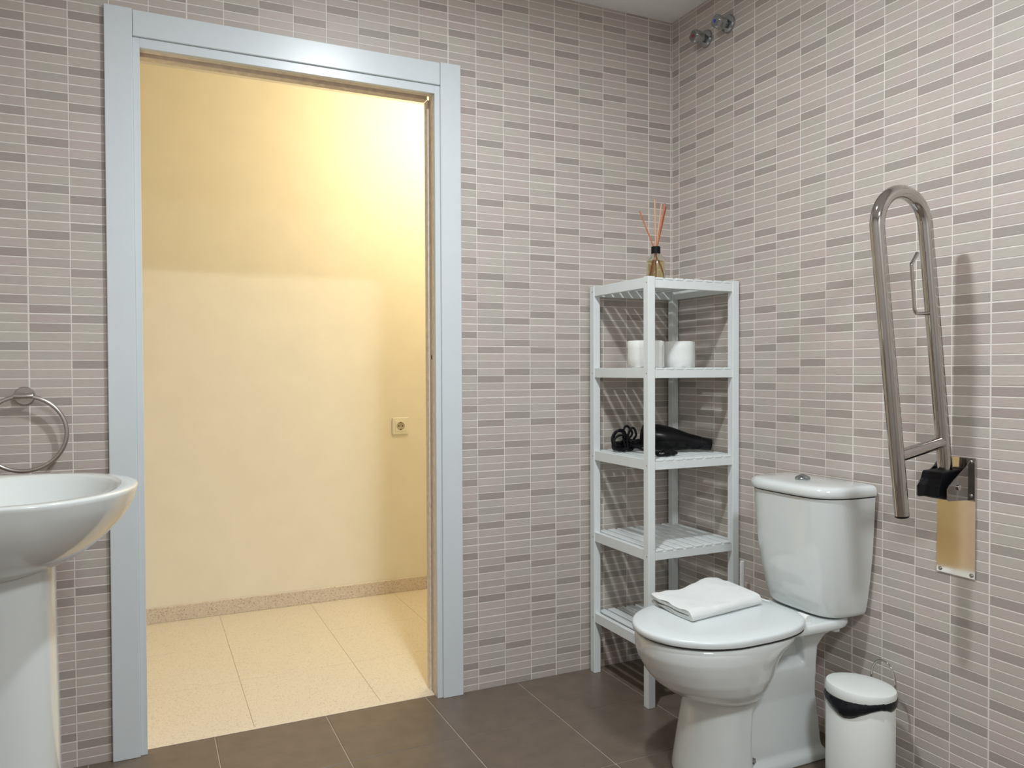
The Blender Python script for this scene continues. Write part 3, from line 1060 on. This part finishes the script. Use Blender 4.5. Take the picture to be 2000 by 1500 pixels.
def outer(s, z, n=72):
    out = []
    for k in range(n):
        t = 2 * PI * k / n
        c, sn = math.cos(t), math.sin(t)
        if c >= 0:
            x, y = -2.06 + 0.2166 * c, 0.262 * sn
        else:
            e = 0.34
            x = -2.06 - 0.318 * abs(c) ** e
            y = math.copysign(0.262 + 0.045 * min(1, abs(c) * 4), sn) * abs(sn) ** e
        xs_ = -2.12 + (x + 2.12) * s if x > -2.12 else -2.12 + (x + 2.12) * (0.35 + 0.65 * s if s < 1 else 1)
        out.append((max(xs_, XL + 0.002), WY + y * (s if s < 1 else 1), z))
    return out


def innr(fa, fb, fy, z, n=72):
    out = []
    for k in range(n):
        t = 2 * PI * k / n
        c, sn = math.cos(t), math.sin(t)
        x = -2.06 + (fa if c >= 0 else fb) * c
        out.append((x, WY + fy * sn, z))
    return out


bm = BM()
loft(bm, [outer(0.38, 0.680), outer(0.44, 0.690), outer(0.58, 0.7065), outer(0.70, 0.7280), outer(0.80, 0.7530), outer(0.89, 0.7800), outer(0.945, 0.8030), outer(0.975, 0.8220),
          outer(0.993, 0.8385), outer(1.0, 0.8450), outer(0.996, 0.8490), outer(0.985, 0.8503),
          innr(0.182, 0.200, 0.230, 0.8495), innr(0.176, 0.194, 0.224, 0.8465), innr(0.170, 0.188, 0.217, 0.8380), innr(0.155, 0.172, 0.200, 0.8100),
          innr(0.128, 0.142, 0.166, 0.7780), innr(0.088, 0.098, 0.114, 0.7540), innr(0.045, 0.050, 0.055, 0.7440), innr(0.010, 0.010, 0.010, 0.7425)])
part('bowl', bm, M['ceramic'], basin, True, auto=75)
bm = BM(); lathe(bm, [(0.021, 0), (0.021, 0.002), (0.014, 0.003)], (-2.06, WY, 0.7432), 24)
part('drain', bm, M['chrome'], basin, True, auto=40)


def pring(hx, hy, z, cx=-2.105, n=40, e=0.7):
    out = []
    for k in range(n):
        t = 2 * PI * k / n
        c, sn = math.cos(t), math.sin(t)
        out.append((cx + hx * math.copysign(abs(c) ** e, c), WY + hy * math.copysign(abs(sn) ** e, sn), z))
    return out


bm = BM()
loft(bm, [pring(0.118, 0.112, 0.0), pring(0.116, 0.110, 0.02), pring(0.110, 0.103, 0.12), pring(0.108, 0.100, 0.36), pring(0.104, 0.098, 0.60), pring(0.103, 0.100, 0.70), pring(0.10, 0.098, 0.715)])
part('pedestal', bm, M['ceramic'], basin, True, auto=60)

# ------------------------------------------------------------------ towel ring on the door wall
tr = thing('towel_ring', 'brushed steel towel ring on the tiled wall above the basin', 'towel ring', (-2.118, 0, 1.03))
bm = BM(); lathe(bm, [(0.0245, 0.0022), (0.0245, 0.010), (0.0225, 0.012)], (-2.118, 0, 1.026), 32, (0, -1, 0))
part('rosette', bm, M['brushed'], tr, True, auto=40)
bm = BM(); lathe(bm, [(0.0095, 0.010), (0.0095, 0.034)], (-2.118, 0, 1.026), 20, (0, -1, 0))
part('stem', bm, M['brushed'], tr, True, auto=40)
bm = BM(); lathe(bm, [(0.0065, 0.0), (0.0072, 0.002), (0.0072, 0.043), (0.0065, 0.045)], (-2.1405, -0.036, 1.0265), 20, (1, 0, 0))
part('holder', bm, M['brushed'], tr, True, auto=40)
bm = BM()
tube(bm, [(-2.118 + 0.099 * math.sin(2 * PI * k / 96), -0.036, 0.927 + 0.099 * math.cos(2 * PI * k / 96)) for k in range(97)], 0.0056, 16)
part('ring', bm, M['brushed'], tr, True)

# ------------------------------------------------------------------ shut-off valves under the ceiling
def valve(y, z, cap, lab):
    t = thing('stop_valve', lab, 'valve', (0, y, z), group='stop valves high on the wall')
    b_ = BM(); lathe(b_, [(0.031, 0.0022), (0.031, 0.004), (0.028, 0.010), (0.018, 0.014), (0.013, 0.016)], (0, y, z), 32, (-1, 0, 0))
    part('escutcheon', b_, M['valve_chrome'], t, True, auto=40)
    b_ = BM(); lathe(b_, [(0.012, 0.014), (0.012, 0.030)], (0, y, z), 20, (-1, 0, 0))
    part('stem', b_, M['valve_chrome'], t, True, auto=40)
    b_ = BM()
    rings_ = []
    for h, rr in ((0.024, 0.015), (0.028, 0.0210), (0.048, 0.0225), (0.058, 0.0215), (0.063, 0.0175)):
        rg = []
        for k in range(48):
            a = 2 * PI * k / 48
            q = rr * (1 + 0.09 * math.cos(4 * a))
            rg.append((-h, y + q * math.cos(a), z + q * math.sin(a)))
        rings_.append(rg)
    loft(b_, rings_)
    hd = part('handle', b_, M['valve_chrome'], t, True, auto=40)
    b_ = BM(); lathe(b_, [(0.0058, 0.063), (0.0058, 0.0640), (0.004, 0.0646)], (0, y, z), 20, (-1, 0, 0))
    part('cap', b_, M[cap], hd, label=('red' if cap == 'red' else 'blue') + ' marker cap')


valve(-0.2040, 2.2690, 'red', 'chrome stop valve with a red marker nearer the corner')
valve(-0.3215, 2.2740, 'blue', 'chrome stop valve with a blue marker farther from the corner')

# ------------------------------------------------------------------ things on the shelf
# toilet rolls
def roll(x, y, R, H, lab, z=1.0968):
    t = thing('toilet_roll', lab, 'toilet roll', (x, y, z), group='toilet rolls on the shelf')
    b_ = BM()
    seg = 56
    rings_ = []
    for (r, h) in ((R - 0.003, 0.0), (R, 0.003), (R, H * 0.35), (R, H * 0.7), (R, H - 0.003), (R - 0.003, H), (0.021, H), (0.021, 0.0)):
        rg = []
        for k in range(seg):
            a = 2 * PI * k / seg
            rr = r + (0.0012 * noise.noise(Vector((math.cos(a) * 4 + x * 9, math.sin(a) * 4, h * 40))) if r > 0.03 else 0)
            rg.append((x + rr * math.cos(a), y + rr * math.sin(a), z + h))
        rings_.append(rg)
    loft(b_, rings_ + [rings_[0]], False, False)
    bmesh.ops.remove_doubles(b_, verts=b_.verts, dist=1e-6)
    part('paper', b_, M['paper'], t, True, auto=50)
    b_ = BM(); lathe(b_, [(0.021, 0.0005), (0.021, H - 0.0005), (0.0195, H - 0.0005), (0.0195, 0.0005), (0.021, 0.0005)], (x, y, z), 32, cap0=False, cap1=False)
    part('core', b_, M['card'], t, True, auto=40)
    # loose last sheet
    b_ = BM()
    a0 = -0.9
    rg0, rg1 = [], []
    for k in range(9):
        a = a0 + 0.5 * k / 8
        rr = R + 0.0012 + 0.004 * (k / 8) ** 2
        rg0.append((x + rr * math.cos(a), y + rr * math.sin(a)))
        rg1.append((x + (rr + 0.0007) * math.cos(a), y + (rr + 0.0007) * math.sin(a)))
    prism(b_, rg0 + rg1[::-1], z + 0.002, z + H - 0.001, 'z')
    part('sheet_end', b_, M['paper'], t)


roll(-0.3155, -0.275, 0.0585, 0.089, 'larger white toilet roll behind the front post of the shelf')
roll(-0.1365, -0.222, 0.0505, 0.091, 'smaller white toilet roll on the side nearer the toilet')

# hair dryer
hz = 0.8013
hd = thing('hair_dryer', 'black hair dryer with a bundled cord lying on the middle shelf', 'hair dryer', (-0.17, -0.21, hz))
a = Vector((-0.232, -0.148, hz + 0.0565)); b = Vector((-0.029, -0.264, hz + 0.0245))
ax = (b - a).normalized()
Ln = (b - a).length
profd = [(0.006, -0.006), (0.031, -0.003), (0.040, 0.006), (0.0445, 0.022), (0.0460, 0.048), (0.0450, 0.072), (0.0415, 0.096), (0.0360, 0.122), (0.0302, 0.148), (0.0258, 0.172), (0.0232, 0.196), (0.0205, Ln - 0.002), (0.0195, Ln), (0.016, Ln), (0.016, Ln - 0.02)]
bm = BM(); lathe(bm, profd, a, 32, ax)
part('barrel', bm, M['black_plastic'], hd, True, auto=50)
bm = BM(); lathe(bm, [(0.0270, 0.166), (0.0266, 0.170), (0.0246, 0.188), (0.0236, 0.196)], a, 32, ax, False, False)
part('nozzle_collar', bm, M['black_matt'], hd, True, auto=50)
bm = BM(); lathe(bm, [(0.040, -0.001), (0.036, -0.009), (0.020, -0.013), (0.004, -0.014)], a, 32, ax)
part('rear_grille', bm, M['black_matt'], hd, True, auto=50)
bm = BM()
tube(bm, smoothpath([a + ax * 0.05 + Vector((-0.01, 0.01, -0.012)), (-0.232, -0.118, hz + 0.026), (-0.262, -0.105, hz + 0.0215), (-0.310, -0.098, hz + 0.019), (-0.325, -0.097, hz + 0.0185)], 4), 0.0165, 16,
     rad=None)
part('handle', bm, M['black_plastic'], hd, True, auto=60)
bm = BM()
rr = random.Random(3)
cp = [Vector((-0.320, -0.100, hz + 0.018))]
loops = [(-0.318, -0.128, 0.030, 0.034, 0.2), (-0.312, -0.118, 0.026, 0.036, -0.25), (-0.285, -0.130, 0.018, 0.042, 0.5), (-0.283, -0.150, 0.016, 0.040, -0.4), (-0.318, -0.140, 0.031, 0.027, 0.1)]
for (cx, cy, ra, rb2, sk) in loops:
    for k in range(12):
        t = 2 * PI * k / 12 + PI * 0.1
        cp.append(Vector((cx + ra * math.cos(t), cy + sk * ra * math.sin(t) + 0.006 * math.sin(t * 0.5), hz + 0.0055 + rb2 + rb2 * math.sin(t))))
cp += [Vector((-0.270, -0.20, hz + 0.012)), Vector((-0.255, -0.26, hz + 0.006)), Vector((-0.240, -0.305, hz + 0.006)), Vector((-0.262, -0.325, hz + 0.005)), Vector((-0.295, -0.320, hz + 0.006)), Vector((-0.290, -0.300, hz + 0.012)), Vector((-0.262, -0.300, hz + 0.011))]
cp = [Vector((p.x, p.y, max(p.z, hz + 0.0048))) for p in cp]
tube(bm, smoothpath(cp, 4), 0.0042, 8)
part('cord', bm, M['black_matt'], hd, True)
bm = BM()
box(bm, -0.268, -0.238, -0.318, -0.298, hz + 0.0005, hz + 0.0175, 0.004, 2)
lathe(bm, [(0.009, 0), (0.0085, 0.016), (0.005, 0.026)], (-0.240, -0.308, hz + 0.0095), 12, (1, -0.25, 0))
pl = part('plug', bm, M['black_plastic'], hd, True, auto=40)
for s in (-1, 1):
    bm = BM(); lathe(bm, [(0.0022, 0), (0.0022, 0.014)], (-0.266, -0.308 + s * 0.006, hz + 0.010), 8, (-1, 0, 0))
    part('pin', bm, M['chrome'], pl)
bm = BM()
lathe(bm, [(0.009, -0.004), (0.011, 0.0), (0.011, 0.006), (0.009, 0.010)], (-0.284, -0.135, hz + 0.034), 16, (1, 0.1, 0.25))
part('cord_tie', bm, M['black_matt'], hd, True, auto=50)

# reed diffuser
DX, DY, DZ = -0.276, -0.280, 1.386
df = thing('reed_diffuser', 'small glass reed diffuser with a black collar on top of the shelf', 'reed diffuser', (DX, DY, DZ))
bm = BM(); lathe(bm, [(0.027, 0.0), (0.0305, 0.002), (0.0310, 0.006), (0.0310, 0.070), (0.0285, 0.079), (0.019, 0.087), (0.0135, 0.091), (0.0135, 0.100),
                      (0.0118, 0.100), (0.0118, 0.090), (0.0175, 0.085), (0.0265, 0.077), (0.0288, 0.069), (0.0288, 0.007), (0.026, 0.005), (0.001, 0.005)], (DX, DY, DZ), 40, cap0=True, cap1=True)
part('bottle', bm, M['glass'], df, True, auto=50)
bm = BM(); lathe(bm, [(0.001, 0.0052), (0.0258, 0.0052), (0.0286, 0.0072), (0.0286, 0.066), (0.001, 0.066)], (DX, DY, DZ), 40)
part('scented_oil', bm, M['oil'], df, True, auto=50, label='pale yellow oil')
bm = BM(); lathe(bm, [(0.0142, 0.092), (0.0152, 0.093), (0.0152, 0.114), (0.0142, 0.115), (0.0095, 0.115), (0.0095, 0.092)], (DX, DY, DZ), 32, cap0=False, cap1=False)
part('collar', bm, M['black_matt'], df, True, auto=40)
rv = RGT
for (u, dpt, h, mt) in ((-0.052, 0.012, 0.237, 'reed'), (-0.007, -0.02, 0.268, 'reed_pale'), (0.022, 0.016, 0.262, 'reed_pale'), (0.029, -0.010, 0.258, 'reed'), (0.036, 0.005, 0.250, 'reed')):
    top = Vector((DX, DY, DZ + h)) + rv * u + FWD * dpt
    mid = Vector((DX, DY, DZ + 0.110)) + rv * u * 0.10 + FWD * dpt * 0.1
    dr = (top - mid) / (h - 0.110)
    bot = mid - dr * 0.102
    off = Vector((bot.x - DX, bot.y - DY, 0))
    if off.length > 0.024:
        bot = Vector((DX, DY, bot.z)) + off.normalized() * 0.024
    bm = BM(); tube(bm, [bot, mid, mid + (top - mid) * 0.5, top], 0.0023, 8)
    part('reed', bm, M[mt], df, True, auto=50)

# ------------------------------------------------------------------ toilet brush between shelf and toilet
QX, QY = -0.054, -0.450
br = thing('toilet_brush', 'white toilet brush in a holder between the shelf and the toilet', 'toilet brush', (QX, QY, 0))
bm = BM(); lathe(bm, [(0.038, 0), (0.042, 0.004), (0.045, 0.11), (0.044, 0.114), (0.040, 0.112), (0.036, 0.01), (0.001, 0.008)], (QX, QY, 0), 32)
part('holder', bm, M['white_plastic'], br, True, auto=40)
bm = BM(); lathe(bm, [(0.0055, 0.085), (0.0060, 0.30), (0.0082, 0.33), (0.0082, 0.450), (0.0070, 0.4585), (0.003, 0.460)], (QX, QY, 0), 20)
part('handle', bm, M['white_plastic'], br, True, auto=40)
bm = BM(); lathe(bm, [(0.020, 0.012), (0.033, 0.02), (0.034, 0.075), (0.018, 0.09)], (QX, QY, 0), 24)
part('bristle_head', bm, M['white_plastic'], br, True, auto=40)

# ------------------------------------------------------------------ wall socket in the hall
KX, KZ = -0.692, 0.8190
ws = thing('wall_socket', 'cream square wall socket on the hall wall', 'socket', (KX, YH, KZ))
bm = BM(); box(bm, KX - 0.041, KX + 0.041, YH - 0.009, YH, KZ - 0.041, KZ + 0.041, 0.003, 2)
part('frame', bm, M['socket'], ws)
bm = BM(); box(bm, KX - 0.027, KX + 0.027, YH - 0.0115, YH - 0.008, KZ - 0.027, KZ + 0.027, 0.0015)
part('insert', bm, M['socket'], ws)
bm = BM(); lathe(bm, [(0.0205, 0.0112), (0.0205, 0.0120), (0.0185, 0.0121), (0.018, 0.0118)], (KX, YH, KZ), 32, (0, -1, 0))
wl = part('well', bm, M['socket_grey'], ws, True, auto=40)
for (dx, dz) in ((-0.0095, 0), (0.0095, 0), (0, 0.0165), (0, -0.0165)):
    bm = BM(); lathe(bm, [(0.0030, 0.0118), (0.0030, 0.0126)], (KX + dx, YH, KZ + dz), 12, (0, -1, 0))
    part('contact_hole', bm, M['dark_hole'], wl)
